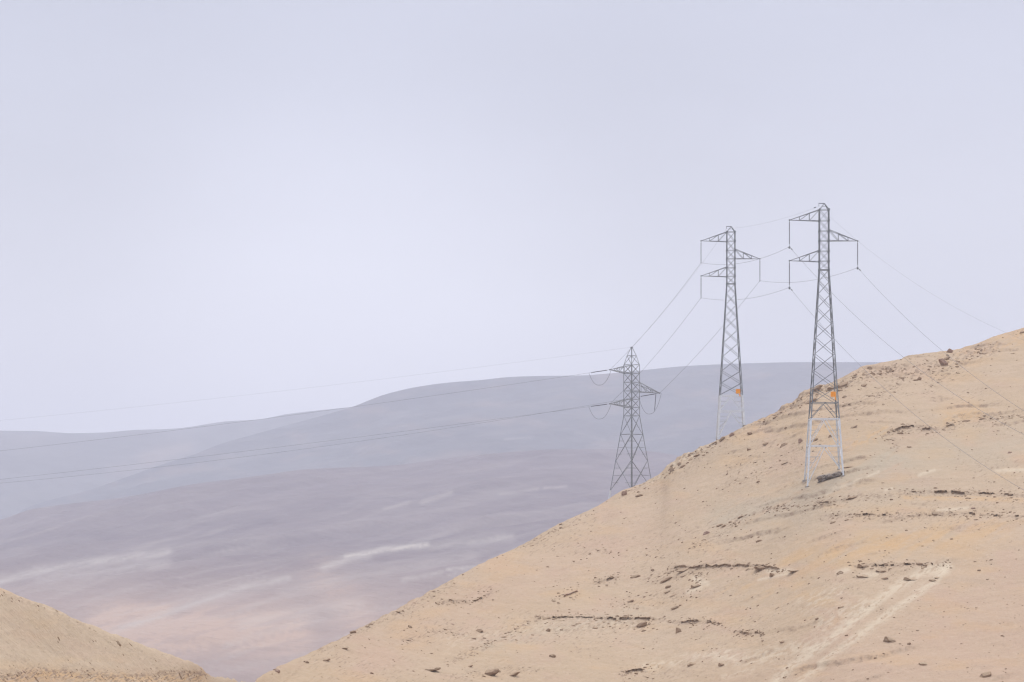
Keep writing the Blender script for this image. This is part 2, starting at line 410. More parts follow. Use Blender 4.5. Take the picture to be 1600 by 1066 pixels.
ochre += 0.45 * nzrot(brush(U, V0, [(1290,700),(1345,690),(1385,672)], 9), 125) + 0.4 * nzrot(brush(U, V0, [(1480,655),(1525,648)], 10), 126, -0.5, 0.2)
ochre += 0.30 * nzrot(brush(U, V0, [(1200,645),(1180,665),(1260,615)], 10), 128) + 0.25 * nzrot(brush(U, V0, [(1480,560),(1560,540),(1640,520)], 16), 129)
ochre += 0.55 * nzrot(brush(U, V0, [(0,1063),(90,1056),(130,1058),(250,1062),(322,1058)], 8), 133, -0.35, 0.1, 16, 5)
ochre += 0.22 * smooth(fbm(U / 120, V0 / 30, 3, 130), 0.05, 0.5) + 0.3 * nzrot(brush(U, V0, [(1100,900),(1250,930),(1300,960)], 26), 131, -0.1, 0.4, 60, 10)
pink = smooth(U * 0.5 + V0, 1560, 1760) * 0.8 + 0.6 * smooth(-n_a, 0.0, 0.4) + 0.5 * brush(U, V0, [(560,1040),(760,930),(1000,830)], 40)
# narrow brown seams of weathered bedrock, broken by noise
brown = 0.0 * U
for pts, h, mt, lab in LEDGES:
    if mt != 'redrock': brown = np.maximum(brown, brush(U, V0, pts, 2.2 + 3 * h) * 0.8)
brown = nzmod(brown, 141, 5, 2, -0.15, 0.3)
SEAMS = [([(500,1015),(560,985),(640,950),(700,915)],7,.5),([(630,1000),(700,985),(760,1005)],4,.5),([(700,1035),(760,1010),(830,970)],5,.7),
 ([(870,985),(960,975),(1010,980)],9,.5),([(1010,905),(1060,895),(1100,900)],9,.5),([(1130,760),(1180,745),(1230,720)],9,.35),([(1140,735),(1185,715)],6,.5),
 ([(1060,712),(1110,692)],8,.8),([(1190,655),(1240,628),(1300,600)],8,.9),([(1300,608),(1345,588),(1400,575)],9,.8),([(1400,590),(1470,570),(1550,545)],10,.7),
 ([(1130,822),(1200,795),(1330,778),(1420,770)],5,.6),([(1080,855),(1140,830)],6,.45),([(1330,640),(1400,600)],14,.5),([(1455,600),(1500,570)],10,.5),
 ([(900,865),(950,860)],5,.4),([(820,850),(900,812)],5,.5),([(975,770),(1030,745)],5,.6),([(0,930),(60,945),(130,975)],6,.5),([(140,985),(200,1012)],5,.4),
 ([(1400,700),(1390,676),(1490,668)],5,.6),([(1240,700),(1290,690)],8,.3),([(1560,655),(1490,664)],3,.5),([(970,945),(1080,925)],14,.35),
 ([(700,1060),(760,1050),(830,1045)],8,.4),([(1285,810),(1400,806),(1460,804)],5,.6),([(0,1060),(60,1050),(130,1056),(220,1061),(320,1057)],9,.95)]
for pts, wd, s_ in SEAMS:
    brown = np.maximum(brown, nzrot(brush(U, V0, pts, wd) * s_ * 1.2, 151, 0.02, 0.25, 8, 2.4))
brown = np.maximum(brown, nzmod(0.75 * seam_m, 171, 9, 3, -0.05, 0.3))
brown = np.maximum(brown, 0.60 * nzrot(np.ones_like(U), 161, 0.20, 0.38, 8, 2.2) * smooth(fbm(X / 16, Y / 24, 3, 162), -0.05, 0.25) * (1 - 0.8 * smooth(U * 0.5 + V0, 1600, 1720)))
hillside = grid_mesh('hillside', X, Y, Z, dict(pale=np.clip(pale,0,1), grey=np.clip(grey,0,1)*.9, ochre=np.clip(ochre,0,1), pink=np.clip(pink,0,1), brown=np.clip(brown,0,1)), M['sand'])

# look-ups on the finished slope
Vacc = np.minimum.accumulate(V[i0:i1], 0)
def at(u, v):
    """point of the slope seen at column u, row v"""
    j = int(np.clip(np.searchsorted(uu, u), 0, len(uu) - 1))
    vv = Vacc[:, j]
    i = int(np.searchsorted(-vv, -v)); i = min(max(i, 1), NM - 1)
    f = (vv[i - 1] - v) / max(vv[i - 1] - vv[i], 1e-6); f = min(max(f, 0), 1)
    r = R[i0 + i - 1, j] * (1 - f) + R[i0 + i, j] * f
    z = Z[i0 + i - 1, j] * (1 - f) + Z[i0 + i, j] * f
    return Vector(((u - 800) / F * r, r, z))
def ground(x, y):
    u = 800 + F * x / y
    j = int(np.clip(np.searchsorted(uu, u), 0, len(uu) - 1))
    return float(np.interp(y, R[:, j], Z[:, j]))

# ------------------------------------------------------------------ distant hills
def far_hill(name, crest, d0, d1, vbot, u0, u1, nc, nr, back, relief, seed, m, attrs_fn, slant=0.35):
    u = np.linspace(u0, u1, nc); c = pspline(crest, u)
    t = np.linspace(0, 1, nr, endpoint=False)[:, None]; tb = np.linspace(0, 1, 30)[:, None]
    r = np.concatenate([d0 + (d1 - d0) * (1 - (1 - t) ** 1.4) + 0 * u, d1 + back * tb ** 1.5 + 0 * u], 0)
    z0 = (H0 - vbot) / F * d0; z1 = (H0 - c) / F * d1
    tt = (r - d0) / (d1 - d0)
    a = z0 + (z1 - z0) * tt; b = z1 - 0.22 * (r - d1)
    k = relief * 1.5
    z = -k * np.logaddexp(-(a - z1) / k, -(b - z1) / k) + z1
    UU = np.broadcast_to(u, r.shape)
    x = (UU - 800) / F * r
    # spurs and gullies running down the slope
    q = (x - slant * r) / (d1 * 0.055)
    z = z + relief * (0.9 * fbm(q, r / (d1 * 0.25), 5, seed) + 0.35 * np.abs(fbm(q * 2.5, r / (d1 * 0.12), 3, seed + 9)))
    el = (z / r).max(0)
    z = z + ((H0 - c) / F - el) * r * smooth(tt, 0.1, 0.9)
    v = H0 - F * z / r
    return grid_mesh(name, x, r, z, attrs_fn(UU, v, x, r), m)

def slantn(U_, V_, seed, ang, sx, sy, lo, hi, octs=4):
    ca, sa = math.cos(ang), math.sin(ang)
    a = U_ * ca - V_ * sa; b = U_ * sa + V_ * ca
    return smooth(fbm(a / sx, b / sy, octs, seed), lo, hi)

def front_attrs(U_, V_, x, r):
    ang = rad(14)
    W = V_ + 10 * fbm(U_ / 130, V_ / 60, 3, 200)
    pale = np.zeros_like(U_)
    for pts, wd, s_ in [([(505,888),(540,874),(575,866)],7,.55),([(540,871),(600,859),(668,851)],4.5,.95),([(560,866),(630,857)],4,.5),([(-10,910),(60,893),(150,878),(262,862)],8,.6),([(60,905),(140,895),(260,880)],9,.35),
        ([(735,848),(800,838)],4.5,.6),([(700,890),(765,884)],3,.7),([(630,906),(690,895)],4,.45),([(180,985),(300,945),(380,918),(450,904)],6,.55),([(300,940),(420,912)],9,.35),
        ([(660,785),(705,770)],4,.4),([(600,795),(640,785)],3,.3),([(780,772),(840,764)],3,.35),([(850,763),(885,760)],2,.4),([(380,975),(480,955),(560,945)],12,.3),([(700,900),(830,870)],4,.35),([(655,855),(800,842)],7,.3),
        ([(440,925),(560,900),(740,870)],10,.25),([(350,1010),(520,955)],5,.3)]:
        pale = np.maximum(pale, s_ * brush(U_, V_, pts, wd))
    pale = pale * (0.55 + 0.6 * slantn(U_, V_, 210, ang, 45, 5, -0.4, 0.3))
    pale = np.maximum(pale, 0.26 * slantn(U_, W, 211, ang, 230, 12, 0.05, 0.55) * smooth(V_, 730, 860))
    pale = np.maximum(pale, 0.14 * slantn(U_, W, 216, rad(9), 260, 15, 0.0, 0.5))
    pink = 0.9 * brush(U_, W, [(190,985),(330,985),(450,990)], 32) + 0.5 * brush(U_, W, [(150,965),(250,960)], 20) + 0.35 * brush(U_, W, [(500,900),(560,960)], 30)
    pink = np.clip(pink, 0, 1) * (0.35 + 0.65 * slantn(U_, V_, 212, ang, 70, 8, -0.3, 0.3)) + 0.5 * smooth(V_, 840, 970)
    dark = 0.6 * slantn(U_, W, 213, ang, 260, 18, 0.0, 0.5) + 0.7 * brush(U_, W, [(130,975),(240,930),(330,900),(440,880),(520,882)], 9) + 0.6 * brush(U_, W, [(300,1035),(420,1000),(500,975)], 12)  # dark strokes beside the pale edge put its shadows into the colour
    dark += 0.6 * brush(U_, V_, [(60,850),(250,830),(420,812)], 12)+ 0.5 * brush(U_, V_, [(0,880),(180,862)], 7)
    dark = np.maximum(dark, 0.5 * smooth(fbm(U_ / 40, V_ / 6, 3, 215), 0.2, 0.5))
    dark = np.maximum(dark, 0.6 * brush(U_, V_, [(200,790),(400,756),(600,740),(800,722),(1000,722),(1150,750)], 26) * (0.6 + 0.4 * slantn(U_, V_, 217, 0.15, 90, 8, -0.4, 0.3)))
    return dict(pale=np.clip(pale, 0, 1), pink=np.clip(pink, 0, 1), dark=np.clip(dark, 0, 1) * 0.85)

def mid_attrs(U_, V_, x, r):
    pale = 0.25 * slantn(U_, V_, 221, rad(8), 150, 10, 0.1, 0.5)
    for pts, wd, s_ in [([(790,686),(830,684)],1.8,.6),([(900,676),(945,688)],2,.4),([(330,730),(420,700)],12,.2),([(1000,690),(1060,680)],3,.3)]:
        pale = np.maximum(pale, s_ * brush(U_, V_, pts, wd))
    dark = 0.5 * slantn(U_, V_, 222, rad(14), 150, 20, 0.0, 0.4)
    for pts, wd, s_ in [([(505,720),(555,708)],4,.6),([(60,787),(150,762),(260,724),(350,694)],9,.6),([(270,735),(330,705),(400,685)],12,.3)]:
        dark = np.maximum(dark, s_ * brush(U_, V_, pts, wd) * slantn(U_, V_, 224, 0.2, 12, 3, -0.4, 0.2))
    return dict(pale=np.clip(pale,0,1), pink=0.35 * slantn(U_, V_, 223, 0, 90, 25, 0.0, 0.5), dark=np.clip(dark,0,1))

def farl_attrs(U_, V_, x, r):
    return dict(pale=0.12 * slantn(U_, V_, 231, rad(12), 90, 14, 0.0, 0.5), pink=0.4 * np.clip(brush(U_, V_, [(230,715),(290,700)], 12) + .5*brush(U_,V_,[(180,740),(240,720)],14) + .25 * brush(U_, V_, [(20,690),(60,690)], 14), 0, 1), dark=0.5 * slantn(U_, V_, 232, rad(-20), 60, 14, 0.0, 0.4))

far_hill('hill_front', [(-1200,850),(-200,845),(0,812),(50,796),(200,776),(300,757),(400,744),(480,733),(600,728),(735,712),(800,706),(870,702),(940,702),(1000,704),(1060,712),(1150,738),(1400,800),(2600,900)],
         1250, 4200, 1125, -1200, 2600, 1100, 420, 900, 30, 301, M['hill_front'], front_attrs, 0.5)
far_hill('hill_middle', [(-1200,960),(0,815),(50,790),(130,768),(190,748),(250,727),(300,711),(350,692),(400,678),(450,664),(500,650.5),(550,636),(600,617),(650,605),(700,598),(750,594),(800,589),(850,587.5),(900,587),(960,583),(1010,578),(1060,573),(1110,570),(1180,567.5),(1250,566),(1400,566),(1700,575),(2600,620)],
         3300, 6600, 930, -1200, 2600, 1000, 260, 2200, 30, 311, M['hill_mid'], mid_attrs, 0.3)
far_hill('hill_far', [(-1200,650),(-200,668),(0,673),(50,673.5),(115,677),(160,676),(210,672),(270,670),(360,658),(400,656),(450,647),(500,641),(550,637),(620,640),(1000,660),(2600,720)],
         5200, 9000, 930, -1200, 2600, 800, 200, 2500, 40, 321, M['hill_far'], farl_attrs, 0.2)

# valley floor as one sheet to the horizon
gx = np.linspace(-12500, 12500, 60); GX, GY = np.meshgrid(gx, gx)
GZ = -75 + 0 * GX
z0_ = np.zeros_like(GX)
grid_mesh('ground', GX, GY, GZ, dict(pale=z0_, pink=z0_, dark=z0_), M['hill_front'])

# haze in the air
me = bpy.data.meshes.new('haze')
hx, hz0, hz1 = 13000, -77, 640
vv_ = [(x, y, z) for z in (hz0, hz1) for x, y in ((-hx, -hx), (hx, -hx), (hx, hx), (-hx, hx))]
me.from_pydata(vv_, [], [(3,2,1,0),(4,5,6,7),(0,1,5,4),(1,2,6,5),(2,3,7,6),(3,0,4,7)])
hm = bpy.data.materials.new('haze_air'); hm.use_nodes = True
ht = hm.node_tree; ht.nodes.remove(ht.nodes['Principled BSDF'])
pv = ht.nodes.new('ShaderNodeVolumePrincipled'); pv.inputs['Density'].default_value = 1.35e-4
pv.inputs['Color'].default_value = (0.835, 0.87, 0.98, 1); pv.inputs['Anisotropy'].default_value = 0.25
ht.links.new(pv.outputs[0], ht.nodes['Material Output'].inputs['Volume'])
me.materials.append(hm)
hz = bpy.data.objects.new('haze', me); col.objects.link(hz); hz['kind'] = 'stuff'
tag(hz, 'pale lavender haze in the air over the desert hills')

# ------------------------------------------------------------------ steelwork
class MB:
    def __init__(s): s.v = []; s.f = []; s.split = None
    def bar(s, p, q, w, h=None):
        """steel member of square section from p to q"""
        p = Vector(p); q = Vector(q); d = q - p
        if d.length < 1e-5: return
        h = h or w; d.normalize()
        up = Vector((0, 0, 1)) if abs(d.z) < 0.95 else Vector((0, 1, 0))
        a = d.cross(up).normalized() * w / 2; b = d.cross(a).normalized() * h / 2
        n = len(s.v)
        for e in (p, q):
            for i, j in ((-1, -1), (1, -1), (1, 1), (-1, 1)): s.v.append(e + a * i + b * j)
        s.f += [(n, n+1, n+2, n+3), (n+7, n+6, n+5, n+4)] + [(n+i, n+4+i, n+4+(i+1) % 4, n+(i+1) % 4) for i in range(4)]
    def angle(s, p, q, w, cx=0, cy=0, t=0.022):
        """L section member, its heel towards (cx, cy)"""
        p = Vector(p); q = Vector(q)
        pts = [(0, 0), (w, 0), (w, t), (t, t), (t, w), (0, w)]
        sx = -1 if cx > 0 else 1; sy = -1 if cy > 0 else 1
        n = len(s.v)
        for e in (p, q):
            for i, j in pts: s.v.append(e + Vector((sx * (i - w/2), sy * (j - w/2), 0)))
        for i in range(6): s.f.append((n+i, n+(i+1) % 6, n+6+(i+1) % 6, n+6+i))
        s.f += [tuple(n+i for i in range(6)), tuple(n+11-i for i in range(6))]
    def tube(s, pts, r, sides=6):
        pts = [Vector(p) for p in pts]; n = len(s.v)
        rr = r if isinstance(r, (list, tuple)) else [r] * len(pts)
        for k, p in enumerate(pts):
            d = (pts[min(k+1, len(pts)-1)] - pts[max(k-1, 0)]).normalized()
            up = Vector((0, 0, 1)) if abs(d.z) < 0.9 else Vector((0, 1, 0))
            a = d.cross(up).normalized(); b = d.cross(a)
            for i in range(sides):
                th = 2 * math.pi * i / sides
                s.v.append(p + (a * math.cos(th) + b * math.sin(th)) * rr[k])
        for k in range(len(pts) - 1):
            for i in range(sides):
                j = (i + 1) % sides
                s.f.append((n+k*sides+i, n+k*sides+j, n+(k+1)*sides+j, n+(k+1)*sides+i))
        s.f.append(tuple(n+i for i in range(sides))[::-1]); m_ = n + (len(pts)-1) * sides
        s.f.append(tuple(m_+i for i in range(sides)))
    def build(s, name, mt, parent=None):
        me = bpy.data.meshes.new(name); me.from_pydata([tuple(v) for v in s.v], [], s.f); me.materials.append(mt)
        if s.split:
            me.materials.append(s.split[1])
            for i in range(s.split[0], len(me.polygons)): me.polygons[i].material_index = 1
        o = bpy.data.objects.new(name, me); col.objects.link(o)
        if parent: o.parent = parent
        return o

def empty(name, loc, rz=0):
    o = bpy.data.objects.new(name, None); o.location = loc; o.rotation_euler = (0, 0, rz); col.objects.link(o); return o

def cross_arm(side, L_, hw, zt, zb_, tipdz, mt, root, nseg=3, bw=0.06, name='cross_arm'):
    """side -1 left, +1 right; L_ reach from the mast axis"""
    m = MB(); tip = Vector((side * L_, 0, zb_ + tipdz))
    for y in (-hw, hw):
        A = Vector((side * hw, y, zt)); B = Vector((side * hw, y, zb_))
        m.bar(A, tip, bw * 1.25); m.bar(B, tip, bw * 1.15)
        for k_ in range(1, nseg):
            t = k_ / nseg
            a = A.lerp(tip, t); b = B.lerp(tip, t)
            m.bar(a, b, bw * 0.9)
            m.bar(b, A.lerp(tip, (k_ - 1) / nseg), bw * 0.9)
    for k_ in range(0, nseg):
        t = k_ / nseg; t2 = (k_ + 1) / nseg if k_ < nseg - 1 else None
        for zz in (zt, zb_):
            a = Vector((side * hw, -hw, zz)).lerp(tip, t); b = Vector((side * hw, hw, zz)).lerp(tip, t)
            m.bar(a, b, bw * 0.7)
            if t2 and zz == zb_: m.bar(a, Vector((side * hw, hw, zz)).lerp(tip, t2), bw * 0.7)
    m.bar(tip + Vector((0, -0.12, 0)), tip + Vector((0, 0.12, 0)), 0.16, 0.2)
    m.build(name, mt, root)
    return tip

def sus_tower(uc, d, vtop, vb_px, dark_bot, dark_panels, light_levels, label):
    """suspension pylon; levels given in rows of the photograph at this pylon's distance"""
    s = d / F
    x = (uc - 800) * s
    zof = lambda v: (H0 - v) * s
    ztop = zof(vtop); zbase = ground(x, d)
    root = empty('lattice_pylon', (x, d, zbase))
    tag(root, label, 'pylon', 'steel lattice pylons carrying the power line')
    loc = lambda v: zof(v) - zbase
    r = 447.0 / F                      # metres per row on the near pylon
    T = ztop - zbase
    lv = lambda px: T - px * r          # px rows below the top as on the near pylon
    zt = lv(104)                        # where the taper starts
    hw0 = 0.655
    hw = lambda z: hw0 + max(0, zt - z) * 0.0622
    C4 = ((-1, -1), (1, -1), (1, 1), (-1, 1))
    zd = loc(dark_bot)
    mast = MB()
    zcap = lv(10)
    for cx, cy in C4:
        mast.angle((cx*hw0, cy*hw0, zcap), (cx*hw0, cy*hw0, zt), 0.12, cx, cy)
        h = hw(zd); mast.angle((cx*hw0, cy*hw0, zt), (cx*h, cy*h, zd), 0.135, cx, cy)
    lev = [zcap] + [lv(q) for q in (27, 43.5, 58.5, 75, 90.5)] + [zt]
    def xpanel(mb, za, zb2, w_, second=True):
        ha, hb = hw(za), hw(zb2)
        for i in range(4):
            c0, c1 = C4[i], C4[(i+1) % 4]
            mb.bar((c0[0]*ha, c0[1]*ha, za), (c1[0]*hb, c1[1]*hb, zb2), w_)
            mb.bar((c1[0]*ha, c1[1]*ha, za), (c0[0]*hb, c0[1]*hb, zb2), w_)
    def ring(mb, z, w_):
        h = hw(z)
        for i in range(4):
            c0, c1 = C4[i], C4[(i+1) % 4]
            mb.bar((c0[0]*h, c0[1]*h, z), (c1[0]*h, c1[1]*h, z), w_)
    for a, b in zip(lev[:-1], lev[1:]): xpanel(mast, a, b, 0.052); ring(mast, a, 0.06)
    ring(mast, zt, 0.10)
    zl_ = [zt] + [lv(q) for q in dark_panels]
    for a, b in zip(zl_[:-1], zl_[1:]): xpanel(mast, a, b, 0.06)
    # gusset plates
    for z in lev:
        for cx, cy in C4:
            mast.bar((cx*hw0, cy*hw0*1.03, z-0.14), (cx*hw0, cy*hw0*1.03, z+0.14), 0.24, 0.03)
    if zl_[-1] > zd + 0.5:                # inverted V panel in dark steel
        z = zl_[-1]; ring(mast, z, 0.10); h = hw(z); h2 = hw(zd)
        for i in range(4):
            c0, c1 = C4[i], C4[(i+1) % 4]; mid = ((c0[0]+c1[0])/2*h, (c0[1]+c1[1])/2*h, z)
            for c in (c0, c1): mast.bar(mid, (c[0]*h2, c[1]*h2, zd), 0.08)
            mast.bar(((c0[0]*.75+c1[0]*.25)*h*1.03, (c0[1]*.75+c1[1]*.25)*h*1.03, z-(z-zd)*.5), (c0[0]*hw(z-(z-zd)*.5), c0[1]*hw(z-(z-zd)*.5), z-(z-zd)*.5), 0.06)
    mast.build('mast', M['steel'], root)
    # earth wire bracket on the top
    pk = MB()
    for y in (-hw0, hw0):
        pk.bar((-hw0, y, zcap), (0.05, 0, T), 0.075); pk.bar((hw0, y, zcap), (0.05, 0, T), 0.085)
    pk.bar((0.12, 0, T), (-0.75, 0, T), 0.10); pk.bar((-0.72, 0, T), (-0.72, 0, T - 0.38), 0.06)
    pk.bar((-0.3, -0.28, lv(5)), (0.38, -0.3, lv(5)), 0.05)
    pk.build('peak_bracket', M['steel'], root)
    tips = {}
    tips['ul'] = cross_arm(-1, 4.83, hw0, lv(10), lv(27.5), 0.12, M['steel'], root)
    tips['r'] = cross_arm(1, 4.70, hw0, lv(41.5), lv(58.5), -0.02, M['steel'], root)
    tips['ll'] = cross_arm(-1, 4.83, hw0, lv(73.5), lv(91), 0.12, M['steel'], root)
    # pale base section: frame, legs standing on the slope
    lvls = [zd] + [loc(v) for v in light_levels]
    fr_ = MB(); rung = MB()
    legz = []
    for cx, cy in C4:
        # leg foot where it meets the ground
        z = zd
        while z > -14:
            h = hw(z)
            if z + zbase < ground(x + cx*h, d + cy*h) : break
            z -= 0.05
        legz.append(z)
    for a in lvls: ring(fr_, a, 0.12)
    for k_, a in enumerate(lvls):
        last = k_ == len(lvls) - 1
        h = hw(a)
        for i in range(4):
            c0, c1 = C4[i], C4[(i+1) % 4]; mid = Vector(((c0[0]+c1[0])/2*h, (c0[1]+c1[1])/2*h, a))
            for c, zz in ((c0, legz[i]), (c1, legz[(i+1) % 4])):
                zb2 = (zz + 0.3) if last else lvls[k_+1]
                if last and zb2 > a - 0.8: continue
                h2 = hw(zb2); foot = Vector((c[0]*h2, c[1]*h2, zb2))
                (fr_ if i in (0, 2) else fr_).bar(mid, foot, 0.085)
                nr_ = int((a - zb2) / 0.72)
                for q in range(1, nr_):
                    t = q / nr_; z = a + (zb2 - a) * t; hq = hw(z)
                    if q % 2 and i != 2: continue
                    rung.bar(mid.lerp(foot, t), (c[0]*hq, c[1]*hq, z), 0.05)
                    if q + 1 < nr_ and q % 2 == 0:
                        t2_ = (q + 1.6) / nr_; z2 = a + (zb2 - a) * t2_; hz_ = hw(z2)
                        rung.bar(mid.lerp(foot, t), (c[0]*hz_, c[1]*hz_, z2), 0.045)
    nf = len(fr_.f); nv = len(fr_.v)
    fr_.v += rung.v; fr_.f += [tuple(i + nv for i in f) for f in rung.f]; fr_.split = (nf, M['dull'])
    fr_.build('base_frame', M['white'], root)
    for i, (cx, cy) in enumerate(C4):
        lg = MB(); z = legz[i] - 0.5; h = hw(z); h2 = hw(zd)
        lg.angle((cx*h2, cy*h2, zd), (cx*h, cy*h, z), 0.21, cx, cy, 0.03)
        lo = lg.build('leg', M['white'], root)
        ft = MB(); h = hw(legz[i]); ft.tube([(cx*h, cy*h, legz[i]-0.5), (cx*h, cy*h, legz[i]+0.12)], [0.34, 0.30], 10)
        ft.build('footing', M['concrete'], lo)
    # orange number plate, blank, on the front right leg with a smaller strip under it
    z = lvls[0] + (0.35 if len(zl_) and zl_[-1] <= zd + 0.5 else 3.0)
    return root, tips, hw, T, zbase, x

def sign_on(root, x, y, z):
    m = MB(); m.bar((x-0.36, y, z), (x+0.36, y, z), 0.03, 0.72)
    s = m.build('warning_plate', M['orange'], root)
    b = MB(); b.bar((x+0.26, y, z-0.36), (x+0.30, y, z-0.82), 0.14, 0.03); b.build('plate_strip', M['orange'], s)
    b = MB(); b.bar((x-0.36, y+0.05, z+0.2), (x+0.5, y+0.25, z+0.2), 0.04); b.bar((x-0.3, y+0.05, z-0.4), (x-0.3, y+0.05, z-0.25), 0.12)
    b.build('plate_bracket', M['steel'], s)

t1, tip1, hw1, T1, zb1, x1 = sus_tower(1287.5, 447, 318, 765, 655, (122, 142, 164, 187, 211, 236, 262, 288, 312), (697,),
    'tall lattice pylon nearest the camera, on the slope with its white legs fully in view')
t2, tip2, hw2, T2, zb2, x2 = sus_tower(1142.0, 518, 354, 700, 618.5, (122, 142, 164, 187, 211, 236, 262, 284, 305), (643,),
    'lattice pylon between the other two, its white legs half hidden behind the crest')
def zloc(v, d, zb): return (H0 - v) * d / F - zb
sign_on(t1, (1300 - 1287.5) * 444 / F, -hw1(zloc(616, 445, zb1)) - 0.12, zloc(616, 445, zb1))
sign_on(t2, (1152 - 1142) * 516 / F, -hw2(zloc(611.5, 516, zb2)) - 0.12, zloc(611.5, 516, zb2))

# tension pylon behind the crest, turned about forty degrees
D3 = 552.0; x3 = (987 - 800) * D3 / F; zb3 = ground(x3, D3); s3 = D3 / F
root3 = empty('lattice_pylon', (x3, D3, zb3), rad(42))
tag(root3, 'leftmost lattice pylon, turned cornerwise, with pointed top and slack wire loops', 'pylon', 'steel lattice pylons carrying the power line')
Z3 = lambda v: (H0 - v) * s3 - zb3
hw3b = 0.94
zt3 = Z3(650)
hw3 = lambda z: hw3b + max(0, zt3 - z) * 0.127
C4 = ((-1, -1), (1, -1), (1, 1), (-1, 1))
m = MB()
zp = Z3(570); zlow = Z3(766)
for cx, cy in C4:
    m.angle((cx*hw3b, cy*hw3b, zp), (cx*hw3b, cy*hw3b, zt3), 0.12, cx, cy)
    h = hw3(zlow); m.angle((cx*hw3b, cy*hw3b, zt3), (cx*h, cy*h, zlow), 0.14, cx, cy)
def ring3(mb, z, w_):
    h = hw3(z)
    for i in range(4):
        c0, c1 = C4[i], C4[(i+1) % 4]; mb.bar((c0[0]*h, c0[1]*h, z), (c1[0]*h, c1[1]*h, z), w_)
def x3p(mb, za, zb_, w_):
    ha, hb = hw3(za), hw3(zb_)
    for i in range(4):
        c0, c1 = C4[i], C4[(i+1) % 4]
        mb.bar((c0[0]*ha, c0[1]*ha, za), (c1[0]*hb, c1[1]*hb, zb_), w_)
        mb.bar((c1[0]*ha, c1[1]*ha, za), (c0[0]*hb, c0[1]*hb, zb_), w_)
L3 = [570, 583.5, 597.5, 611, 624, 637, 650]
for a, b in zip(L3[:-1], L3[1:]): x3p(m, Z3(a), Z3(b), 0.05); ring3(m, Z3(a), 0.055)
ring3(m, zt3, 0.06); x3p(m, zt3, Z3(679), 0.055); ring3(m, Z3(679), 0.065)
for a, b in ((679, 720), (720, 766)):
    za, zb_ = Z3(a), Z3(b); x3p(m, za, zb_, 0.065)
    # secondary struts from the legs to the crossing bars
    for f_ in (0.25, 0.5, 0.75):
        z = za + (zb_ - za) * f_; h = hw3(z)
        for i in range(4):
            c0, c1 = C4[i], C4[(i+1) % 4]
            k_ = 0.30 * (1 - abs(f_ - 0.5) * 2) + 0.16
            m.bar((c0[0]*h, c0[1]*h, z), ((c0[0]*(1-k_)+c1[0]*k_)*h, (c0[1]*(1-k_)+c1[1]*k_)*h, z), 0.035)
            m.bar((c1[0]*h, c1[1]*h, z), ((c1[0]*(1-k_)+c0[0]*k_)*h, (c1[1]*(1-k_)+c0[1]*k_)*h, z), 0.035)
m.build('mast', M['steel3'], root3)
m = MB(); zk = Z3(543)
for cx, cy in C4:
    a = Vector((cx*hw3b, cy*hw3b, zp)); b = Vector((cx*hw3b*0.6, cy*hw3b*0.6, Z3(556))); c = Vector((cx*0.06, cy*0.06, zk))
    m.bar(a, b, 0.08); m.bar(b, c, 0.08)
for i in range(4):
    c0, c1 = C4[i], C4[(i+1) % 4]; h = hw3b * 0.6; z = Z3(556)
    m.bar((c0[0]*h, c0[1]*h, z), (c1[0]*h, c1[1]*h, z), 0.06)
    m.bar((c0[0]*hw3b, c0[1]*hw3b, zp), (c1[0]*h, c1[1]*h, z), 0.06)
m.bar((0, 0, Z3(560)), (0, 0, zk + 0.12), 0.12); m.bar((-0.3, 0, zk), (0.3, 0, zk), 0.10)
m.build('peak', M['steel3'], root3)
ca3 = math.cos(rad(42))
LL3 = (987 - 952) * s3 / ca3; LR3 = (1032.5 - 987) * s3 / ca3
tip3 = {'ul': cross_arm(-1, LL3, hw3b, Z3(572), Z3(584), 0.45, M['steel3'], root3),
        'r': cross_arm(1, LR3, hw3b, Z3(597.5), Z3(612), 0.0, M['steel3'], root3),
        'll': cross_arm(-1, LL3, hw3b, Z3(624), Z3(636), 0.35, M['steel3'], root3)}
for cx, cy in C4:
    z = zlow
    while z > -20:
        h = hw3(z); wv = Matrix.Rotation(rad(42), 3, 'Z') @ Vector((cx*h, cy*h, 0))
        if z + zb3 < ground(x3 + wv.x, D3 + wv.y): break
        z -= 0.05
    g = z; lg = MB(); h = hw3(g - 0.5); h2 = hw3(zlow)
    lg.angle((cx*h2, cy*h2, zlow), (cx*h, cy*h, g - 0.5), 0.22, cx, cy, 0.03)
    if zlow - g > 1.0:
        k_ = 0.35
        lg.bar((cx*h2, cy*h2, zlow), (cx*hw3(g)*(1-k_), cy*hw3(g), g + 0.1), 0.09); lg.bar((cx*h2, cy*h2, zlow), (cx*hw3(g), cy*hw3(g)*(1-k_), g + 0.1), 0.09)
    lo = lg.build('leg', M['white'], root3)
    ft = MB(); h = hw3(g); ft.tube([(cx*h, cy*h, g-0.5), (cx*h, cy*h, g+0.12)], [0.34, 0.30], 10); ft.build('footing', M['concrete'], lo)

